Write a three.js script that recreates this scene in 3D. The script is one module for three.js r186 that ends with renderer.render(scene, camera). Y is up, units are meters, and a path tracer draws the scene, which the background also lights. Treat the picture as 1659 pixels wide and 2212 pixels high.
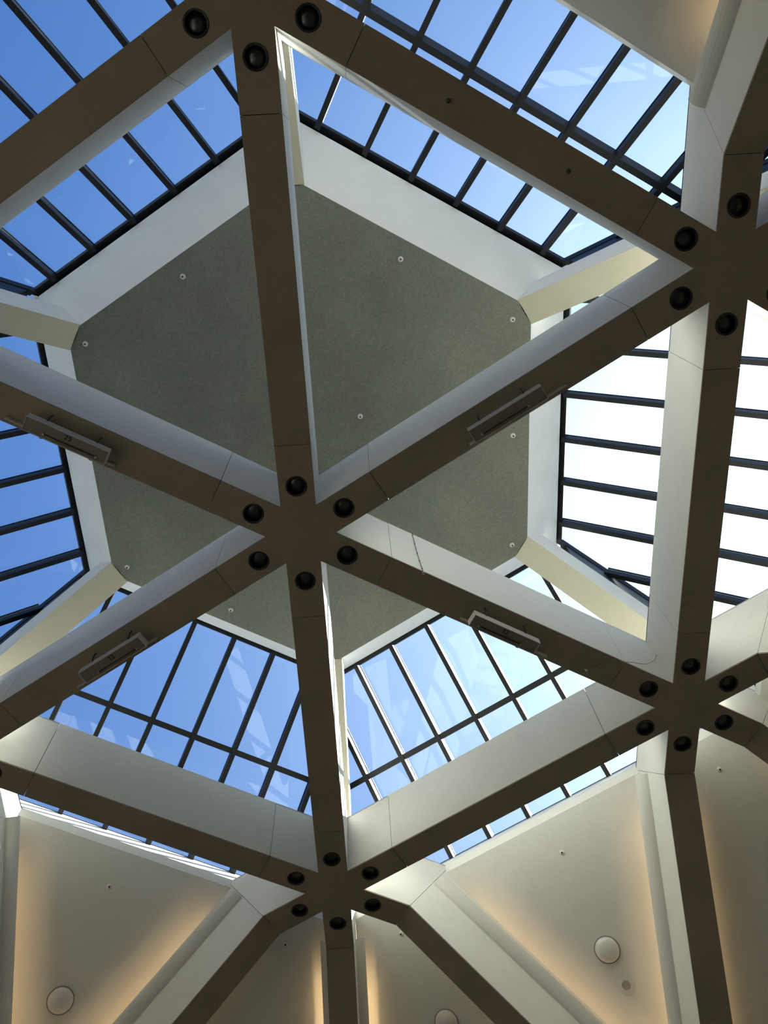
import * as THREE from 'three';
import { RectAreaLightUniformsLib } from 'three/addons/lights/RectAreaLightUniformsLib.js';
import { mergeGeometries } from 'three/addons/utils/BufferGeometryUtils.js';
import { FontLoader } from 'three/addons/loaders/FontLoader.js';
import { TextGeometry } from 'three/addons/geometries/TextGeometry.js';

// ---------------------------------------------------------------- camera, sky, sun, exposure
const A = 5;                       // metres between two beam hubs
const EYE = 1.6;                   // camera height
const SOFFIT = EYE + 1.6154 * A;   // height of the beam undersides
const scene = new THREE.Scene();
const camera = new THREE.PerspectiveCamera(63.235, 1659 / 2212, 0.05, 300);
camera.position.set(0.1417 * A, EYE, 0.6951 * A);
camera.up.set(0.0615138, 0.3739026, 0.9254258);
camera.lookAt(camera.position.clone().add(new THREE.Vector3(0.0206769, 0.9265053, -0.3757132)));
scene.add(camera);

const SUN_AZ = THREE.MathUtils.degToRad(-31.5), SUN_EL = THREE.MathUtils.degToRad(47);
const sunDir = new THREE.Vector3(Math.cos(SUN_EL) * Math.cos(SUN_AZ), Math.sin(SUN_EL), Math.cos(SUN_EL) * Math.sin(SUN_AZ));
// clear air: blue overhead, paler towards the horizon, brighter and whiter the nearer to the sun
{
  const w = 512, h = 256, data = new Float32Array(w * h * 4);
  for (let j = 0; j < h; j++) for (let i = 0; i < w; i++) {
    const el = ((j + 0.5) / h - 0.5) * Math.PI, az = ((i + 0.5) / w - 0.5) * 2 * Math.PI;
    const x = Math.cos(az) * Math.cos(el), y = Math.sin(el), z = Math.sin(az) * Math.cos(el);
    const g = Math.acos(THREE.MathUtils.clamp(x * sunDir.x + y * sunDir.y + z * sunDir.z, -1, 1));
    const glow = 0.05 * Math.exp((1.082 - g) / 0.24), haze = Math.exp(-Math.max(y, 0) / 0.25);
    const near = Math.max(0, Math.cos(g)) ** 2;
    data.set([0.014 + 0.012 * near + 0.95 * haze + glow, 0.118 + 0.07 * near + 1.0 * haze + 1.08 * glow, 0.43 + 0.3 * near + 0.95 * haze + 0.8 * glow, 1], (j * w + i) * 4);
  }
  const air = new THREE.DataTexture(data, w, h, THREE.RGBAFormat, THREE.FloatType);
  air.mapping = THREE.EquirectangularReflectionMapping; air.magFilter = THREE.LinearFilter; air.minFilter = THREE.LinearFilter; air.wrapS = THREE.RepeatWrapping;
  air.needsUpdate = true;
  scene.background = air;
}
const sun = new THREE.DirectionalLight(new THREE.Color(1, 0.95, 0.87), 16);
sun.position.copy(sunDir).multiplyScalar(40).add(new THREE.Vector3(0, SOFFIT, 0));
sun.target.position.set(0, SOFFIT, 0);
sun.castShadow = true;
sun.shadow.mapSize.set(2048, 2048);
Object.assign(sun.shadow.camera, { left: -14, right: 14, top: 14, bottom: -14, near: 1, far: 90 });
scene.add(sun, sun.target);

const renderer = new THREE.WebGLRenderer({ antialias: true });
renderer.toneMapping = THREE.LinearToneMapping;
renderer.toneMappingExposure = 1.27;
renderer.shadowMap.enabled = true;
RectAreaLightUniformsLib.init();

// ---------------------------------------------------------------- measures (in hub spacings)
const HW = 0.0369;      // half width of a beam
const HB = 0.1935;      // depth of a beam
const STUB = 0.1975;    // hub arm length, up to the joint
const GAP = 0.0006;     // half joint
const M = 0.745;        // slope of the outer legs
const LC = 1 / Math.hypot(1, M), LS = M * LC;
const QC = 0.6072, HC = 0.600;              // flat ceiling: apothem and height
const QS = 0.7352, HS = 0.769;              // top edge of its splayed border
const GM = 0.7557;                          // glass slope
const QB = 1.275;                           // lower end of the glass
const QP = 1.0073;                          // purlin
const MW = 0.1372;                          // mullion spacing
const QF = 1.131, HF = 0.165;               // upper edge of the sloped ceilings
const QW = 1.752;                           // outer walls
const PM = M / Math.cos(Math.PI / 6);       // slope of the sloped ceilings
const FLOOR = -SOFFIT / A;
const hGlass = (q) => HS - GM * (q - QS);
const hPanel = (q) => HF - PM * (q - QF);
const DIRS = [90, 30, -30, -90, -150, 150];
const WORD = { 90: 'top', 30: 'upper right', '-30': 'lower right', '-90': 'bottom', '-150': 'lower left', 150: 'upper left' };
const HUBWORD = { centre: 'central', 90: 'topmost', 30: 'upper right', '-30': 'lower right', '-90': 'bottom', '-150': 'lower left', 150: 'upper left' };
const SIDEWORD = { 60: 'upper right', 0: 'right', '-60': 'lower right', '-120': 'lower left', 180: 'left', 120: 'upper left' };
const norm = (d) => { d = ((d % 360) + 360) % 360; return d > 180 ? d - 360 : d; };
const rad = THREE.MathUtils.degToRad;
const dir = (d) => [Math.cos(rad(d)), Math.sin(rad(d))];
const W = (u, v, h) => new THREE.Vector3(u * A, SOFFIT + h * A, v * A);
// a point given from an origin along direction d: s along, o to the left, h up
const along = (org, d, s, o, h) => { const [c, n] = dir(d); return W(org[0] + c * s - n * o, org[1] + n * s + c * o, h); };
const side = (d, q, t, h) => along([0, 0], d, q, t, h);

// ---------------------------------------------------------------- helpers
let seed = 7;
const rnd = () => { seed = (seed * 1664525 + 1013904223) >>> 0; return seed / 4294967296; };
const names = new Map();
function numbered(n) { const k = names.get(n) ?? 0; names.set(n, k + 1); return k ? n + '_' + String(k).padStart(3, '0') : n; }
function shade(o) { o.castShadow = true; o.receiveShadow = true; return o; }
function thing(name, label, category, group, kind) {
  const g = new THREE.Group(); g.name = numbered(name); scene.add(g);
  g.userData = { label, category };
  if (group) g.userData.group = group;
  if (kind) g.userData.kind = kind;
  return g;
}
function fixed(name, label, category) {
  const g = new THREE.Group(); g.name = name; scene.add(g);
  g.userData = { label, category, kind: 'structure' };
  return g;
}
function part(name, geo, mat, parent, label) {
  const m = shade(new THREE.Mesh(geo, mat)); m.name = name; if (label) m.userData.label = label; parent.add(m); return m;
}
// move a group's origin to a point without moving its parts
function settle(g, at) {
  g.position.copy(at);
  for (const c of g.children) if (c.isMesh && !c.userData.free) c.geometry.translate(-at.x, -at.y, -at.z);
  for (const c of g.children) for (const k of c.children) if (k.isMesh && !k.userData.free) k.geometry.translate(-at.x, -at.y, -at.z);
  for (const c of g.children) if (c.userData.free) c.position.sub(at);
}
// a flat polygon (with holes) pushed along off: closed solid, uv in metres
function prism(poly, off, holes = []) {
  const n = new THREE.Vector3();
  for (let i = 0; i < poly.length; i++) {
    const a = poly[i], b = poly[(i + 1) % poly.length];
    n.x += (a.y - b.y) * (a.z + b.z); n.y += (a.z - b.z) * (a.x + b.x); n.z += (a.x - b.x) * (a.y + b.y);
  }
  n.normalize();
  let ex = new THREE.Vector3().subVectors(poly[1], poly[0]).normalize();
  const ey = new THREE.Vector3().crossVectors(n, ex);
  const o = poly[0], flat = (p) => { const d = p.clone().sub(o); return new THREE.Vector2(d.dot(ex), d.dot(ey)); };
  const loops = [poly, ...holes], flats = loops.map((l) => l.map(flat));
  if (THREE.ShapeUtils.isClockWise(flats[0])) { flats[0].reverse(); loops[0] = [...poly].reverse(); }
  for (let i = 1; i < loops.length; i++) if (!THREE.ShapeUtils.isClockWise(flats[i])) { flats[i].reverse(); loops[i] = [...loops[i]].reverse(); }
  const tris = THREE.ShapeUtils.triangulateShape(flats[0], flats.slice(1)), all = loops.flat(), all2 = flats.flat();
  const pos = [], uv = [];
  const push = (p, u, v) => { pos.push(p.x, p.y, p.z); uv.push(u, v); };
  const up = off.dot(n) > 0;   // the pushed copy lies on the +n side
  for (const [a, b, c] of tris) {
    const near = up ? [a, c, b] : [a, b, c], far = up ? [a, b, c] : [a, c, b];
    for (const k of near) push(all[k], all2[k].x, all2[k].y);
    for (const k of far) push(all[k].clone().add(off), all2[k].x, all2[k].y);
  }
  const th = off.length();
  for (const l of loops) {
    let run = 0;
    for (let i = 0; i < l.length; i++) {
      const a = l[i], b = l[(i + 1) % l.length], a2 = a.clone().add(off), b2 = b.clone().add(off), len = a.distanceTo(b);
      const q = up ? [[a, run, 0], [b, run + len, 0], [b2, run + len, th], [a, run, 0], [b2, run + len, th], [a2, run, th]]
                   : [[a, run, 0], [b2, run + len, th], [b, run + len, 0], [a, run, 0], [a2, run, th], [b2, run + len, th]];
      for (const [p, u, v] of q) push(p, u, v);
      run += len;
    }
  }
  const g = new THREE.BufferGeometry();
  g.setAttribute('position', new THREE.Float32BufferAttribute(pos, 3));
  g.setAttribute('uv', new THREE.Float32BufferAttribute(uv, 2));
  g.computeVertexNormals();
  return g;
}
const down = (t) => new THREE.Vector3(0, -t * A, 0), upw = (t) => new THREE.Vector3(0, t * A, 0);
const flatVec = (d, t) => { const [c, s] = dir(d); return new THREE.Vector3(c * t * A, 0, s * t * A); };

// ---------------------------------------------------------------- materials
function noiseTexture(size, octaves, build, srgb) {
  const grid = octaves.map(([cells]) => Float32Array.from({ length: cells * cells }, rnd));
  const value = (k, x, y) => {
    const c = octaves[k][0], fx = x * c, fy = y * c, x0 = Math.floor(fx), y0 = Math.floor(fy);
    const u = fx - x0, v = fy - y0, su = u * u * (3 - 2 * u), sv = v * v * (3 - 2 * v), g = grid[k];
    const at = (i, j) => g[((j + c) % c) * c + ((i + c) % c)];
    return (at(x0, y0) * (1 - su) + at(x0 + 1, y0) * su) * (1 - sv) + (at(x0, y0 + 1) * (1 - su) + at(x0 + 1, y0 + 1) * su) * sv;
  };
  const data = new Uint8Array(size * size * 4);
  for (let j = 0; j < size; j++) for (let i = 0; i < size; i++) {
    let s = 0, w = 0;
    octaves.forEach(([, a], k) => { s += a * value(k, i / size, j / size); w += a; });
    const c = build(s / w);
    for (let k = 0; k < 3; k++) data[(j * size + i) * 4 + k] = Math.max(0, Math.min(255, Math.round(c[k])));
    data[(j * size + i) * 4 + 3] = 255;
  }
  const t = new THREE.DataTexture(data, size, size, THREE.RGBAFormat);
  t.wrapS = t.wrapT = THREE.RepeatWrapping; t.magFilter = THREE.LinearFilter; t.minFilter = THREE.LinearMipmapLinearFilter; t.generateMipmaps = true;
  if (srgb) t.colorSpace = THREE.SRGBColorSpace;
  t.needsUpdate = true;
  return t;
}
const tint = (r, g, b, amp) => (v) => { const k = 1 + (v - 0.5) * amp; return [r * k, g * k, b * k]; };
function surface(r, g, b, amp, repeat, opts = {}, octaves = [[4, 1], [9, 0.8], [31, 0.6], [97, 0.5], [211, 0.5]]) {
  const map = noiseTexture(512, octaves, tint(r, g, b, amp), true); map.repeat.set(repeat, repeat);
  const m = new THREE.MeshStandardMaterial({ color: 0xffffff, map, roughness: 0.85, ...opts });
  return m;
}
const bumpFine = noiseTexture(512, [[64, 0.5], [150, 1], [256, 1]], (v) => [v * 255, v * 255, v * 255], false);
bumpFine.repeat.set(1.2, 1.2);
const MAT = {
  white: surface(230, 228, 221, 0.06, 0.35, { bumpMap: bumpFine, bumpScale: 0.0012, roughness: 0.75 }),
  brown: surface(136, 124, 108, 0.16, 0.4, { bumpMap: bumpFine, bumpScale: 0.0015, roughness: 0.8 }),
  cream: surface(216, 209, 184, 0.05, 0.35, { bumpMap: bumpFine, bumpScale: 0.001, roughness: 0.8 }),
  grey: surface(128, 130, 119, 0.34, 0.45, { bumpMap: bumpFine, bumpScale: 0.004, roughness: 0.95 }, [[3, 0.8], [7, 0.5], [60, 0.5], [140, 0.9], [256, 1.2]]),
  plaster: surface(217, 215, 208, 0.06, 0.3, { bumpMap: bumpFine, bumpScale: 0.001, roughness: 0.85 }),
  frame: new THREE.MeshStandardMaterial({ color: 0x0f0f13, roughness: 0.5, metalness: 0.1 }),
  bead: new THREE.MeshStandardMaterial({ color: 0x9a9a98, roughness: 0.5, metalness: 0.4 }),
  black: new THREE.MeshStandardMaterial({ color: 0x0b0b0c, roughness: 0.45 }),
  lens: new THREE.MeshPhysicalMaterial({ color: 0x101314, roughness: 0.3, clearcoat: 0.5, clearcoatRoughness: 0.08 }),
  bulb: new THREE.MeshStandardMaterial({ color: 0x2a2a2a, roughness: 0.3, metalness: 0.3 }),
  glass: new THREE.MeshPhysicalMaterial({ color: 0xf3f8f8, roughness: 0.02, transmission: 1, thickness: 0, ior: 1.5, specularIntensity: 0.5 }),
  steel: new THREE.MeshStandardMaterial({ color: 0xb9b8b4, roughness: 0.35, metalness: 0.8 }),
  fixture: new THREE.MeshStandardMaterial({ color: 0xb4b1a8, roughness: 0.6 }),
  fixtureDark: new THREE.MeshStandardMaterial({ color: 0x736d62, roughness: 0.55 }),
  dome: new THREE.MeshPhysicalMaterial({ color: 0xdedad6, roughness: 0.3, clearcoat: 0.4 }),
  trim: new THREE.MeshStandardMaterial({ color: 0x8a8d83, roughness: 0.5 }),
  mesh: new THREE.MeshStandardMaterial({ color: 0xa8a196, roughness: 0.9 }),
  paper: new THREE.MeshStandardMaterial({ color: 0xb6b3ab, roughness: 0.9 }),
  cord: new THREE.MeshStandardMaterial({ color: 0x6c6a62, roughness: 0.9 }),
  lamp: new THREE.MeshStandardMaterial({ color: 0xfff0d8, emissive: new THREE.Color(1, 0.66, 0.32), emissiveIntensity: 1.2, roughness: 0.5 }),
  floor: surface(194, 187, 176, 0.15, 0.2, { roughness: 0.5 }),
  wall: surface(226, 223, 216, 0.08, 0.2, { roughness: 0.9 }),
};

// ---------------------------------------------------------------- room shell: floor, six walls
{
  const corner = (q, h, k) => along([0, 0], DIRS[k % 6], q / Math.cos(Math.PI / 6), 0, h);
  const f = fixed('floor', 'tan stone floor of the hall far below the skylight', 'floor');
  part('slab', prism(DIRS.map((_, k) => corner(QW + 0.05, FLOOR, k)), down(0.06)), MAT.floor, f);
  const sideName = { 60: 'upper_right', 0: 'right', '-60': 'lower_right', '-120': 'lower_left', 180: 'left', 120: 'upper_left' };
  for (const d of [60, 0, -60, -120, 180, 120]) {
    const w = fixed('wall_' + sideName[d], 'beige hall wall under the ' + SIDEWORD[d] + ' sloped ceiling', 'wall');
    const T = Math.tan(Math.PI / 6), q0 = QW, t = q0 * T + 0.02, top = hPanel(QW) + 0.05;
    part('wall_face', prism([side(d, q0, -t, FLOOR), side(d, q0, t, FLOOR), side(d, q0, t, top), side(d, q0, -t, top)], flatVec(d, 0.05)), MAT.wall, w);
  }
}

// ---------------------------------------------------------------- flat ceiling with splayed border
const HIPW = 0.0374;
{
  const c = fixed('ceiling', 'flat hexagonal grey textured ceiling above the spoke beams with white splayed edges', 'ceiling');
  const rEdge = (QC - HIPW * 0.5) / Math.cos(Math.PI / 6), poly = [];
  for (const d of DIRS) { poly.push(along([0, 0], d, rEdge, HIPW, HC), along([0, 0], d, rEdge, -HIPW, HC)); }
  part('soffit', prism(poly, upw(0.02)), MAT.grey, c, 'grey textured soffit');
  for (const d of [60, 0, -60, -120, 180, 120]) {
    const T = Math.tan(Math.PI / 6), t0 = QC * T - 0.004, t1 = QS * T;
    const f = [side(d, QC, -t0, HC), side(d, QC, t0, HC), side(d, QS, t1, HS), side(d, QS, -t1, HS)];
    const nrm = new THREE.Vector3().subVectors(f[3], f[0]).cross(new THREE.Vector3().subVectors(f[1], f[0])).normalize();
    if (nrm.y < 0) nrm.negate();
    part('splayed_border', prism(f, nrm.multiplyScalar(0.06)), MAT.white, c, 'white splayed border');
  }
  part('roof_deck', prism(DIRS.map((d) => along([0, 0], d, 0.868, 0, 0.803)), upw(0.03)), MAT.white, c);
}

// ---------------------------------------------------------------- skylights: six sloped windows of panes, mullions, purlin, frames
[60, 0, -60, -120, 180, 120].forEach((d, i) => {
  const w = fixed('window_' + (i + 1), 'sloped skylight of framed panes on the ' + SIDEWORD[d] + ' side of the hexagon', 'skylight');
  const T = Math.tan(Math.PI / 6), hipIn = 0.014;
  const gl = (q, t, k0 = 0) => { const k = k0 + 0.022; return side(d, q + k * Math.sin(Math.atan(GM)), t, hGlass(q) + k * Math.cos(Math.atan(GM))); };   // k0: distance above the glass, which lies above the plane of the bars' undersides
  const nrm = gl(1, 0, 1).sub(gl(1, 0, 0)).normalize();
  const bar = (q0, q1, t0, t1, k0, k1) => prism([gl(q0, t0, k0), gl(q1, t0, k0), gl(q1, t1, k0), gl(q0, t1, k0)], nrm.clone().multiplyScalar((k1 - k0) * A));
  // the frames
  const bar4 = (pts, k0, k1) => prism(pts.map(([q, t]) => gl(q, t, k0)), nrm.clone().multiplyScalar((k1 - k0) * A));
  const q0 = QS - 0.016, qf = QS + 0.009;
  part('frame', bar4([[q0, -q0 * T], [q0, q0 * T], [qf, qf * T], [qf, -qf * T]], -0.005, 0.006), MAT.frame, w, 'dark top frame');
  part('frame', bar4([[QB - 0.001, -(QB - 0.001) * T], [QB - 0.001, (QB - 0.001) * T], [QB + 0.014, (QB + 0.014) * T], [QB + 0.014, -(QB + 0.014) * T]], 0.002, 0.008), MAT.frame, w, 'dark bottom frame');
  for (const s of [-1, 1])
    part('frame', bar4([[qf, s * qf * T], [QB - 0.014, s * (QB - 0.014) * T], [QB - 0.014, s * ((QB - 0.014) * T - 0.02)], [qf, s * (qf * T - 0.02)]], -0.014, 0.004), MAT.frame, w, 'dark hip frame');
  part('purlin', mergeGeometries([bar(QP - 0.007, QP + 0.007, -QP * T + 0.016, QP * T - 0.016, -0.027, -0.001), bar(QP - 0.005, QP + 0.005, -QP * T + 0.016, QP * T - 0.016, 0.002, 0.006)]), MAT.frame, w);
  const ts = []; for (let k = -5; k < 5; k++) ts.push((k + 0.5) * MW);
  for (const t of ts) {
    const qa = Math.max(qf, (Math.abs(t) + 0.02) / T), mw = 0.0072;
    const m = part('mullion', mergeGeometries([bar(qa, QB - 0.001, t - mw, t + mw, -0.03, -0.008), bar(qa, QB - 0.001, t - mw, t + mw, 0.002, 0.006)]), MAT.frame, w);
    part('glazing_bead', bar(qa, QB - 0.001, t - 0.0045, t + 0.0045, -0.008, 0.002), MAT.bead, m, 'pale glazing bead');
  }
  // the panes, cut by the hips
  const cols = [-QB * T, ...ts, QB * T];
  for (let k = 0; k + 1 < cols.length; k++) for (const [qa, qb] of [[QS + 0.002, QP], [QP, QB - 0.001]]) {
    let poly = [[qa, cols[k]], [qb, cols[k]], [qb, cols[k + 1]], [qa, cols[k + 1]]];
    for (const s of [-1, 1]) {   // keep s*t <= q*T - hipIn
      const f = ([q, t]) => q * T - 0.004 - s * t, out = [];
      for (let a = 0; a < poly.length; a++) {
        const p = poly[a], r = poly[(a + 1) % poly.length], fp = f(p), fr = f(r);
        if (fp >= 0) out.push(p);
        if (fp * fr < 0) { const u = fp / (fp - fr); out.push([p[0] + (r[0] - p[0]) * u, p[1] + (r[1] - p[1]) * u]); }
      }
      poly = out;
    }
    if (poly.length < 3) continue;
    part('pane', prism(poly.map(([q, t]) => gl(q, t, 0)), nrm.clone().multiplyScalar(0.008)), MAT.glass, w);
  }
  // sloped sill from the top of the inner fascia up to the glass
  const s0 = QF, h0 = HB + 0.0005, e1 = gl(QB, 0, -0.001), s1 = QB + 0.0132, h1 = (e1.y - SOFFIT) / A;
  part('sill', prism([side(d, s0, -s0 * T, h0), side(d, s1, -s1 * T, h1), side(d, s1, s1 * T, h1), side(d, s0, s0 * T, h0)], flatVec(d, 0.03)), MAT.white, w, 'white sloped sill');
});

// ---------------------------------------------------------------- hubs and beams of the triangular grid
const hubs = { centre: [0, 0] };
for (const d of DIRS) hubs[d] = dir(d);
const PT = 0.004;   // board thickness of the beam casings
const holeRing = (org, d) => Array.from({ length: 32 }, (_, k) => { const a = k / 32 * 2 * Math.PI; return along(org, d, 0.109 + 0.0208 * Math.cos(a), 0.0208 * Math.sin(a), 0); });
const isOuter = (key, d) => key !== 'centre' && Math.abs(norm(d - Number(key))) <= 60;
for (const key in hubs) {
  const org = hubs[key];
  const g = thing('beam_hub', 'six-armed brown-bottomed beam hub, the ' + HUBWORD[key] + (key === 'centre' ? ' one under the grey ceiling' : ' one of the ring'), 'beam hub', 'hubs of the beam grid');
  const star = [], top = [];
  for (const d of [0, 60, 120, 180, 240, 300].map((x) => x + 30)) {
    const e = STUB - GAP;
    star.push(along(org, d, e, -HW, 0), along(org, d, e, HW, 0), along(org, d + 30, 2 * HW, 0, 0));
    const et = isOuter(key, norm(d)) ? STUB + M * HB - GAP : e;
    top.push(along(org, d, et, -HW, HB), along(org, d, et, HW, HB), along(org, d + 30, 2 * HW, 0, HB));
  }
  part('soffit', prism(star, upw(PT), DIRS.map((d) => holeRing(org, d))), MAT.brown, g, 'brown star-shaped underside');
  part('top_plate', prism(top, down(PT)), MAT.white, g);
  for (const d of DIRS) for (const s of [-1, 1]) {
    const v = HW / Math.tan(Math.PI / 6), e = STUB - GAP, x = isOuter(key, d) ? e + M * HB : e, k = isOuter(key, d) ? e + M * PT : e;
    part('side_board', prism([along(org, d, v, s * HW, PT), along(org, d, k, s * HW, PT), along(org, d, x, s * HW, HB), along(org, d, v, s * HW, HB)], flatVec(d - s * 90, PT)), MAT.white, g, 'white side board');
  }
  for (const d of DIRS) if (!isOuter(key, d)) part('blackout_plate', prism([along(org, d, STUB - GAP, -HW + PT, PT), along(org, d, STUB - GAP, HW - PT, PT), along(org, d, STUB - GAP, HW - PT, HB - PT), along(org, d, STUB - GAP, -HW + PT, HB - PT)], flatVec(d, -PT)), MAT.black, g);  // black plates added inside the arm ends so the joint gaps stay dark
  settle(g, W(org[0], org[1], 0));
}
function beam(from, d, label) {
  const org = hubs[from], a = STUB + GAP, b = 1 - STUB - GAP;
  const g = thing('roof_beam', label, 'beam', 'beams of the triangular grid');
  part('soffit', prism([along(org, d, a, -HW, 0), along(org, d, b, -HW, 0), along(org, d, b, HW, 0), along(org, d, a, HW, 0)], upw(PT)), MAT.brown, g, 'brown underside');
  for (const s of [-1, 1]) part('side_board', prism([along(org, d, a, s * HW, PT), along(org, d, b, s * HW, PT), along(org, d, b, s * HW, HB), along(org, d, a, s * HW, HB)], flatVec(d - s * 90, PT)), MAT.white, g, 'white side board');
  part('top_plate', prism([along(org, d, a, -HW + PT, HB), along(org, d, b, -HW + PT, HB), along(org, d, b, HW - PT, HB), along(org, d, a, HW - PT, HB)], down(PT)), MAT.white, g);
  for (const [e, w] of [[a, PT], [b - PT, PT]]) part('blackout_plate', prism([along(org, d, e, -HW + PT, PT), along(org, d, e, HW - PT, PT), along(org, d, e, HW - PT, HB - PT), along(org, d, e, -HW + PT, HB - PT)], flatVec(d, w)), MAT.black, g);  // black plates added to shut light out of the hollow beam, darkening its joints
  settle(g, along(org, d, 0.5, 0, 0));
}
for (const d of DIRS) beam('centre', d, 'brown-bottomed spoke beam with white sides from central hub to the ' + HUBWORD[d] + ' hub');
DIRS.forEach((d, i) => { const e = DIRS[(i + 1) % 6]; beam(d, norm(d - 120), 'brown-bottomed ring beam with white sides between the ' + HUBWORD[d] + ' and ' + HUBWORD[e] + ' hubs'); });

// ---------------------------------------------------------------- hip beams from the flat ceiling down to the ring hubs
for (const d of DIRS) {
  const g = thing('hip_beam', 'cream hip beam sloping from grey ceiling corner to the ' + HUBWORD[d] + ' hub', 'beam', 'hip beams under the skylight');
  const o = [0, 0], hs = (r) => HC - 0.7514 * (r - 0.6795), ht = (r) => 0.6483 - 0.7038 * (r - 0.8), re = 0.6795 + (HC - HB) / 0.7514, R1 = 1.305, hw = HIPW;
  part('soffit', prism([along(o, d, 0.682, -hw, hs(0.682)), along(o, d, re, -hw, HB), along(o, d, re, hw, HB), along(o, d, 0.682, hw, hs(0.682))], upw(PT)), MAT.cream, g, 'cream underside');
  for (const s of [-1, 1]) part('side_board', prism([along(o, d, 0.682, s * hw, hs(0.682) + PT), along(o, d, re, s * hw, HB + PT), along(o, d, R1, s * hw, HB + 0.001), along(o, d, R1, s * hw, ht(R1)), along(o, d, 0.682, s * hw, ht(0.682))], flatVec(d - s * 90, PT)), MAT.white, g, 'white side board');
  part('top_plate', prism([along(o, d, 0.682, -hw + PT, ht(0.682)), along(o, d, R1, -hw + PT, ht(R1)), along(o, d, R1, hw - PT, ht(R1)), along(o, d, 0.682, hw - PT, ht(0.682))], down(PT)), MAT.white, g);
  const hg = (r) => hGlass(r * Math.cos(Math.PI / 6)) + 0.012, f = 0.018;
  part('ridge_frame', prism([along(o, d, 0.87, -f, ht(0.87)), along(o, d, R1, -f, ht(R1)), along(o, d, 1.44, -f, hg(1.44) - 0.02), along(o, d, 1.44, -f, hg(1.44)), along(o, d, 0.87, -f, hg(0.87))], flatVec(d + 90, 2 * f)), MAT.frame, g, 'dark metal ridge frame');
  settle(g, along(o, d, 0.9, 0, hs(0.9)));
}

// ---------------------------------------------------------------- sloping legs with cove light troughs
const legP = (org, d, x, o, p) => along(org, d, STUB + x * LC + p * LS, o, -x * LS + p * LC);   // x down the leg, p square to it
const legEnd = (p) => (0.992 - STUB - p * LS) / LC;   // cut upright where the leg meets the wall
const HEAD = { 90: 'up-pointing', 30: 'up-right', '-30': 'down-right', '-90': 'down-pointing', '-150': 'down-left', 150: 'up-left' };
const covers = [];
for (const key of DIRS) for (const dd of [-60, 0, 60]) {
  const d = norm(key + dd), org = hubs[key], depth = 0.241;
  const where = HEAD[d] + ' leg of the ' + HUBWORD[key] + ' hub';
  const g = thing('sloping_leg', 'brown-bottomed white-sided sloping ' + where, 'beam', 'sloping legs outside the ring');
  const a = GAP;
  part('soffit', prism([legP(org, d, a, -HW, 0), legP(org, d, legEnd(0), -HW, 0), legP(org, d, legEnd(0), HW, 0), legP(org, d, a, HW, 0)], legP(org, d, 0, 0, PT).sub(legP(org, d, 0, 0, 0))), MAT.brown, g, 'brown underside');
  for (const s of [-1, 1]) part('side_board', prism([legP(org, d, a, s * HW, PT), legP(org, d, legEnd(PT), s * HW, PT), legP(org, d, legEnd(depth), s * HW, depth), legP(org, d, a, s * HW, depth)], flatVec(d - s * 90, PT)), MAT.white, g, 'white side board');
  part('top_plate', prism([legP(org, d, a, -HW + PT, depth), legP(org, d, legEnd(depth), -HW + PT, depth), legP(org, d, legEnd(depth), HW - PT, depth), legP(org, d, a, HW - PT, depth)], legP(org, d, 0, 0, -PT).sub(legP(org, d, 0, 0, 0))), MAT.white, g);
  settle(g, legP(org, d, 0.4, 0, 0));
  // troughs
  for (const s of [-1, 1]) {
    const c = thing('cove_light', 'rounded cove light trough ' + (s > 0 ? 'anticlockwise' : 'clockwise') + ' of the ' + where, 'cove light', 'cove light troughs on the legs');
    const curve = [[0, 0.1345], [0.007, 0.1362], [0.013, 0.1395], [0.0185, 0.1445], [0.0228, 0.151], [0.025, 0.158], [0.0255, 0.165]];
    const inner = [[0.0235, 0.165], [0.023, 0.158], [0.0208, 0.152], [0.017, 0.1462], [0.0122, 0.1416], [0.0065, 0.1384], [0, 0.1372]];
    const wedge = dd === 0 || (dd === 60 && s === -1) || (dd === -60 && s === 1), dp = wedge ? -0.032 : 0;
    const vec = legP(org, d, 0.93, 0, 0).sub(legP(org, d, 0, 0, 0)).multiplyScalar(0.93);
    const shell = prism([...curve, ...inner].map(([o, p]) => legP(org, d, 0.004, s * (HW + o), p + dp)), vec);
    part('trough', shell, MAT.plaster, c);
    // lamp strip lying in the trough, and the light it gives just above
    const l0 = 0.09, l1 = 0.82, lm = [0.005, 0.143 + dp], lw = 0.006;
    part('lamp', prism([legP(org, d, l0, s * (HW + lm[0]), lm[1]), legP(org, d, l1, s * (HW + lm[0]), lm[1]), legP(org, d, l1, s * (HW + lm[0] + lw), lm[1]), legP(org, d, l0, s * (HW + lm[0] + lw), lm[1])], legP(org, d, 0, 0, 0.003).sub(legP(org, d, 0, 0, 0))), MAT.lamp, c, 'warm lamp strip');
    const light = new THREE.RectAreaLight(new THREE.Color(1, 0.71, 0.39), wedge ? 11 : 4.6, (l1 - l0) * A, lw * A);
    const at = legP(org, d, (l0 + l1) / 2, s * (HW + lm[0] + lw / 2), lm[1] + 0.0038);
    light.position.copy(at);
    const z = legP(org, d, 0, 0, 0).sub(legP(org, d, 0, 0, 1)).normalize();           // a rect light shines along its -z
    const x = legP(org, d, 1, 0, 0).sub(legP(org, d, 0, 0, 0)).normalize();
    const y = new THREE.Vector3().crossVectors(z, x);
    light.quaternion.setFromRotationMatrix(new THREE.Matrix4().makeBasis(x, y, z));
    light.userData.free = true; light.name = 'glow'; c.add(light);
    settle(c, legP(org, d, 0.4, s * (HW + 0.012), 0.15 + dp));
  }
}

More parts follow.
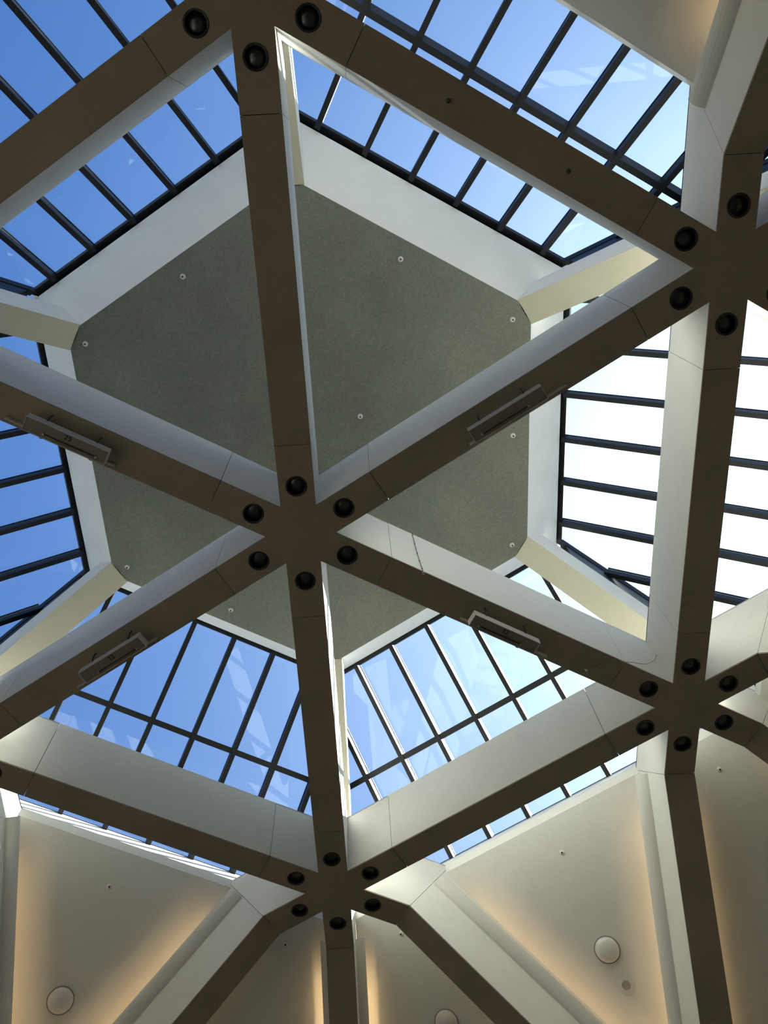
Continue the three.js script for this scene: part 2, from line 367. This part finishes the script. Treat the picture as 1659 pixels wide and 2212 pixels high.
// ---------------------------------------------------------------- sloped ceilings between the legs
for (const d of [60, 0, -60, -120, 180, 120]) {
  const T = Math.tan(Math.PI / 6), qE = QW - 0.002;
  const pp = (q, t) => side(d, q, t, hPanel(q));
  const dq = 1 / Math.cos(Math.PI / 6);
  // inner legs close in from t = +-0.5, outer legs follow the hips; half width across t
  const inn = (q) => 0.5 - (q - 0.866025) * T - HW * dq - 0.0005, inn2 = (q) => 0.5 - (q - 0.866025) * T + HW * dq + 0.0005, out = (q) => q * T - HW * dq - 0.0005;
  const qApex = 0.866025 + (0.5 - HW * dq) / T;
  const nrm = pp(1, 0).sub(pp(1, 1)).cross(pp(2, 0).sub(pp(1, 0))).normalize(); if (nrm.y < 0) nrm.negate();
  const th = nrm.clone().multiplyScalar(0.06);
  const R = (s) => norm(d + s * 30);
  const make = (label, pts, f0, f1) => {
    const g = thing('ceiling_panel', label, 'ceiling panel', 'sloped ceilings between the legs');
    part('board', prism(pts, th), MAT.plaster, g);
    part('fascia', prism([side(d, QF, f0, HF + 0.001), side(d, QF, f1, HF + 0.001), side(d, QF, f1, HB), side(d, QF, f0, HB)], flatVec(d, 0.006)), MAT.white, g, 'white edge fascia');
    settle(g, pp(QF + 0.05, (f0 + f1) / 2));
  };
  make('broad triangular plaster ceiling between legs of the ' + HUBWORD[R(-1)] + ' and ' + HUBWORD[R(1)] + ' hubs', [pp(QF, -inn(QF)), pp(QF, inn(QF)), pp(Math.min(qApex, qE), Math.max(0, inn(qE))), pp(Math.min(qApex, qE), -Math.max(0, inn(qE)))].slice(0, inn(qE) > 0 ? 4 : 3), -inn(QF), inn(QF));
  for (const s of [-1, 1]) {
    make('narrow wedge of plaster ceiling between two legs of the ' + HUBWORD[R(s)] + ' hub on its ' + SIDEWORD[d] + ' side', [pp(QF, s * inn2(QF)), pp(QF, s * out(QF)), pp(qE, s * out(qE)), pp(qE, s * inn2(qE))], s * inn2(QF), s * out(QF));
  }
}

// ---------------------------------------------------------------- downlights in the hub arms
const ring = (r0, r1, y0, y1, seg = 40) => new THREE.LatheGeometry([new THREE.Vector2(r0, y0), new THREE.Vector2(r0, y1), new THREE.Vector2(r1, y1), new THREE.Vector2(r1, y0), new THREE.Vector2(r0, y0)], seg);
{
  const R0 = 0.0208 * A, RT = 0.0222 * A;
  const trim = new THREE.LatheGeometry([[R0 - 0.014, 0.002], [R0 - 0.012, -0.006], [R0 + 0.002, -0.009], [RT, -0.006], [RT + 0.001, -0.0005], [R0 - 0.002, 0], [R0 - 0.014, 0.002]].map((p) => new THREE.Vector2(...p)), 40);
  const baffle = new THREE.LatheGeometry([[R0 - 0.002, 0.001], [R0 - 0.008, 0.06], [R0 - 0.02, 0.13], [0.03, 0.15], [0.0005, 0.15], [0.0005, 0.155], [0.032, 0.155], [R0 - 0.014, 0.135], [R0 - 0.003, 0.06], [R0 - 0.0005, 0.001], [R0 - 0.002, 0.001]].map((p) => new THREE.Vector2(...p)), 40);
  const lens = new THREE.LatheGeometry([[0.0005, 0.03], [0.03, 0.032], [0.055, 0.039], [R0 - 0.016, 0.052], [R0 - 0.009, 0.064], [R0 - 0.012, 0.067], [0.05, 0.05], [0.0005, 0.045]].map((p) => new THREE.Vector2(...p)), 40);
  const bulb = new THREE.LatheGeometry([[0.0005, 0.07], [0.02, 0.075], [0.034, 0.09], [0.03, 0.115], [0.016, 0.148], [0.0005, 0.149]].map((p) => new THREE.Vector2(...p)), 28);
  for (const key in hubs) for (const d of DIRS) {
    const g = thing('downlight', 'round black recessed downlight in the ' + WORD[d] + ' arm of the ' + HUBWORD[key] + ' hub', 'downlight', 'downlights in the beam hubs');
    part('trim_ring', trim, MAT.black, g); part('baffle', baffle, MAT.black, g); part('bulb', bulb, MAT.bulb, g); part('lens', lens, MAT.lens, g, 'dark glossy lens');
    g.position.copy(along(hubs[key], d, 0.109, 0, 0));
  }
}

// ---------------------------------------------------------------- dome lamps, speaker and sprinklers on the ceilings
const panelFrame = (d, g, q, t) => {   // local y square to the sloped ceiling, pointing up and out of the room
  const a = side(d, q, t, hPanel(q)), qv = side(d, q + 0.1, t, hPanel(q + 0.1)).sub(a).normalize(), tv = side(d, q, t + 0.1, hPanel(q)).sub(a).normalize();
  let nv = new THREE.Vector3().crossVectors(tv, qv); if (nv.y < 0) nv.negate();
  const xv = new THREE.Vector3().crossVectors(nv, qv).normalize();
  g.quaternion.setFromRotationMatrix(new THREE.Matrix4().makeBasis(xv, nv, qv)); g.position.copy(a);
};
{
  const r = 0.033 * A;
  const dome = new THREE.LatheGeometry([[0.0005, -0.085], [r * 0.3, -0.082], [r * 0.58, -0.07], [r * 0.8, -0.05], [r * 0.93, -0.026], [r * 0.96, -0.008], [r * 0.96, -0.001], [0.0005, -0.001]].map((p) => new THREE.Vector2(...p)), 48);
  const rim = new THREE.LatheGeometry([[r * 0.955, -0.001], [r * 0.955, -0.016], [r * 0.985, -0.019], [r * 1.02, -0.012], [r * 1.02, -0.001], [r * 0.955, -0.001]].map((p) => new THREE.Vector2(...p)), 48);
  const domeAt = (d, q, t, label) => { const g = thing('dome_lamp', label, 'ceiling lamp', 'dome lamps on the sloped ceilings'); part('rim', rim, MAT.trim, g); part('diffuser', dome, MAT.dome, g); panelFrame(d, g, q, t); };
  domeAt(-60, 1.3904, 0.002, 'white dome ceiling lamp above the small round speaker on lower right panel');
  domeAt(-120, 1.413, -0.0115, 'white dome ceiling lamp low on the lower left triangular panel');
  domeAt(-60, 1.383, -0.4833, 'white dome ceiling lamp cut by bottom photo edge, right of bottom leg');
  const s = thing('ceiling_speaker', 'small round flush ceiling speaker below the white dome lamp', 'speaker');
  part('flange', ring(0.057, 0.112, -0.006, -0.0005), MAT.plaster, s); part('grille', new THREE.CylinderGeometry(0.057, 0.057, 0.006, 40).translate(0, -0.0042, 0), MAT.mesh, s, 'grey perforated grille');
  panelFrame(-60, s, 1.4591, 0.003);
}
{
  const esc = new THREE.LatheGeometry([[0.0005, -0.001], [0.034, -0.001], [0.036, -0.006], [0.028, -0.014], [0.014, -0.018], [0.0005, -0.018]].map((p) => new THREE.Vector2(...p)), 24);
  const body = new THREE.LatheGeometry([[0.0005, -0.017], [0.009, -0.017], [0.009, -0.024], [0.006, -0.028], [0.0055, -0.036], [0.0005, -0.036]].map((p) => new THREE.Vector2(...p)), 16);
  const defl = new THREE.LatheGeometry([[0.0005, -0.036], [0.011, -0.036], [0.012, -0.039], [0.0005, -0.041]].map((p) => new THREE.Vector2(...p)), 20);
  const head = (label) => { const g = thing('sprinkler_head', label, 'sprinkler', 'sprinkler heads'); part('escutcheon', esc, MAT.dome, g); part('body', body, MAT.black, g); part('deflector', defl, MAT.black, g); return g; };
  const C = [[0.268, 0.492, 'right of the top spoke near the upper right border'], [-0.29, 0.479, 'left of the top spoke near the upper left border'], [-0.566, 0.323, 'beside the upper left hip beam'], [0.558, 0.323, 'beside the upper right hip beam'], [0.14, 0.084, 'above the central hub, right of the top spoke'], [0.562, 0.003, 'under the right border, below the upper right spoke'], [0.562, -0.332, 'beside the lower right hip beam'], [-0.564, -0.326, 'beside the lower left hip beam'], [-0.282, -0.488, 'left of the bottom spoke near the lower left border']];
  for (const [u, v, w] of C) head('small sprinkler head on grey ceiling ' + w).position.copy(W(u, v, HC));
  for (const [d, q, t, w] of [[-60, 1.1977, 0.017, 'on the broad lower right plaster panel'], [-120, 1.2004, -0.01, 'on the broad lower left plaster panel'], [-60, 1.1936, 0.4907, 'on the wedge panel right of the lower right hub'], [-60, 1.1968, -0.4995, 'on the wedge panel right of the bottom leg'], [-120, 1.2, 0.5047, 'on the wedge panel left of the bottom leg']])
    panelFrame(d, head('small sprinkler head ' + w), q, t);
}

// ---------------------------------------------------------------- linear fixtures slung under four spokes
const font = await new FontLoader().loadAsync('fonts/droid/droid_sans_bold.typeface.json');
for (const [d, mark, s0] of [[30, null, 0.413], [-30, '12', 0.409], [-150, '12', 0.41], [150, '25', 0.415]]) {
  const g = thing('linear_fixture', 'narrow pale linear light fixture slung under the ' + WORD[d] + ' spoke beam', 'light fixture', 'linear fixtures under the spokes');
  const o = [0, 0], face = (d === 30 || d === 150) ? 1 : 1, s1 = s0 + 0.165, top = -0.029, bot = -0.048;
  const cam = d === 30 ? 1 : d === -30 ? 1 : -1;      // the flank turned to the top of the picture
  const bx = (a, b, o0, o1, h0, h1) => prism([along(o, d, a, o0, h0), along(o, d, b, o0, h0), along(o, d, b, o1, h0), along(o, d, a, o1, h0)], upw(h1 - h0));
  part('housing', mergeGeometries([bx(s0, s1, -0.015, -0.0138, bot, top), bx(s0, s1, 0.0138, 0.015, bot, top), bx(s0, s0 + 0.0012, -0.0138, 0.0138, bot, top), bx(s1 - 0.0012, s1, -0.0138, 0.0138, bot, top), bx(s0, s1, -0.015, 0.015, top, top + 0.001)]), MAT.fixture, g);
  part('cover', bx(s0 + 0.0015, s1 - 0.0015, -0.0135, 0.0135, bot + 0.002, bot + 0.0035), MAT.fixtureDark, g, 'dark cover plate');
  part('tube', new THREE.TubeGeometry(new THREE.LineCurve3(along(o, d, s0 + 0.02, -cam * 0.006, bot - 0.001), along(o, d, s1 - 0.04, -cam * 0.006, bot - 0.001)), 1, 0.006, 8), MAT.black, g);
  for (const s of [s0 + 0.02, s1 - 0.04]) part('clip', bx(s - 0.002, s + 0.002, -cam * 0.006 - 0.002, -cam * 0.006 + 0.002, bot - 0.003, bot + 0.002), MAT.steel, g, 'bright clip');
  part('rail', bx(0.4, 0.625, -cam * 0.023, -cam * 0.0255, -0.012, -0.002), MAT.fixture, g, 'thin pale rail');
  for (const s of [s0 + 0.03, s1 - 0.035]) {
    part('hanger', new THREE.TubeGeometry(new THREE.CatmullRomCurve3([along(o, d, s, cam * 0.017, 0.002), along(o, d, s, cam * 0.0185, -0.014), along(o, d, s, cam * 0.0165, -0.026), along(o, d, s, cam * 0.014, -0.031)]), 8, 0.008, 8), MAT.black, g);
    part('bracket', bx(s - 0.003, s + 0.003, -cam * 0.015, -cam * 0.024, top - 0.004, -0.003), MAT.fixtureDark, g);
  }
  if (mark) {
    const t = new TextGeometry(mark, { font, size: 0.05, depth: 0.002, curveSegments: 3 });
    t.computeBoundingBox(); t.translate(-(t.boundingBox.max.x) / 2, -0.02, 0);
    const m = part('number', t, MAT.black, g, 'black stencilled number');
    const at = along(o, d, (s0 + s1) / 2 - 0.002, cam * 0.005, bot + 0.0014);
    const fx = new THREE.Vector3(...[dir(d)[0], 0, dir(d)[1]]); if (fx.x < 0) fx.negate();
    const fz = new THREE.Vector3(0, -1, 0), fy = new THREE.Vector3().crossVectors(fz, fx);
    m.userData.free = true; m.quaternion.setFromRotationMatrix(new THREE.Matrix4().makeBasis(fx, fy, fz)); m.position.copy(at);
  }
  settle(g, along(o, d, s0 + 0.08, 0, top));
}

// ---------------------------------------------------------------- small things: eye bolts, cords, scraps
for (const [u, v, w] of [[0.329, 0.809, 'nearer the topmost hub'], [0.545, 0.684, 'nearer the upper right hub']]) {
  const g = thing('eye_bolt', 'tiny black knob on the upper right ring beam ' + w, 'bolt', 'black knobs under the ring beam');
  part('flange', new THREE.LatheGeometry([[0.0005, 0], [0.02, 0], [0.021, -0.004], [0.012, -0.008], [0.0005, -0.008]].map((p) => new THREE.Vector2(...p)), 20), MAT.black, g);
  part('knob', new THREE.SphereGeometry(0.019, 18, 12).translate(0, -0.02, 0), MAT.lens, g);
  g.position.copy(W(u, v, 0));
}
{
  const g = thing('beaded_cord', 'thin beaded cord hanging down the white side of the lower right spoke', 'cord');
  const pts = [[0.262, 0.1925], [0.2635, 0.14], [0.266, 0.08], [0.2695, 0.03], [0.273, -0.006]].map(([s, h]) => along([0, 0], -30, s, HW + 0.002, h)), c = new THREE.CatmullRomCurve3(pts);
  part('cord', new THREE.TubeGeometry(c, 24, 0.004, 6), MAT.cord, g);
  for (const t of [0.05, 0.27, 0.48, 0.66, 0.88]) part('bead', new THREE.SphereGeometry(0.0085, 10, 8).translate(...c.getPoint(t).toArray()), MAT.cord, g);
  const e = pts[4];
  part('tassel', new THREE.LatheGeometry([[0.0005, 0.01], [0.012, 0], [0.02, -0.03], [0.014, -0.034], [0.0005, -0.02]].map((p) => new THREE.Vector2(...p)), 9).translate(e.x, e.y, e.z), MAT.paper, g, 'pale paper tassel');
  settle(g, e.clone());
}
{
  const g = thing('loose_string', 'thin string drooping from the hip beam end to lower right spoke underside', 'string');
  const c = new THREE.CatmullRomCurve3([along([0, 0], -30, 0.945, HW + 0.004, 0.19), along([0, 0], -30, 0.93, HW + 0.006, 0.11), along([0, 0], -30, 0.875, HW + 0.004, 0.04), along([0, 0], -30, 0.802, HW + 0.003, -0.002), along([0, 0], -30, 0.755, HW - 0.022, -0.004), along([0, 0], -30, 0.728, HW - 0.05, -0.003)]);
  part('strand', new THREE.TubeGeometry(c, 40, 0.0028, 6), MAT.cord, g);
  const e = along([0, 0], -30, 0.725, HW - 0.054, -0.006);
  part('scrap', new THREE.ConeGeometry(0.02, 0.045, 5, 1).rotateZ(0.5).translate(e.x, e.y, e.z), MAT.paper, g, 'scrap of pale paper');
  settle(g, e.clone());
}
{
  const g = thing('paint_flake', 'peeling flake of brown paint under the bottom spoke beam', 'paint flake');
  const o = [0, 0], P = (s, t, h) => along(o, -90, s, t, h);
  part('flake', prism([P(0.856, 0.004, -0.0002), P(0.866, -0.006, -0.0002), P(0.863, -0.009, -0.0025), P(0.852, 0.001, -0.0025)], upw(0.0006)), MAT.brown, g);
  settle(g, P(0.86, -0.002, 0));
}
renderer.render(scene, camera);
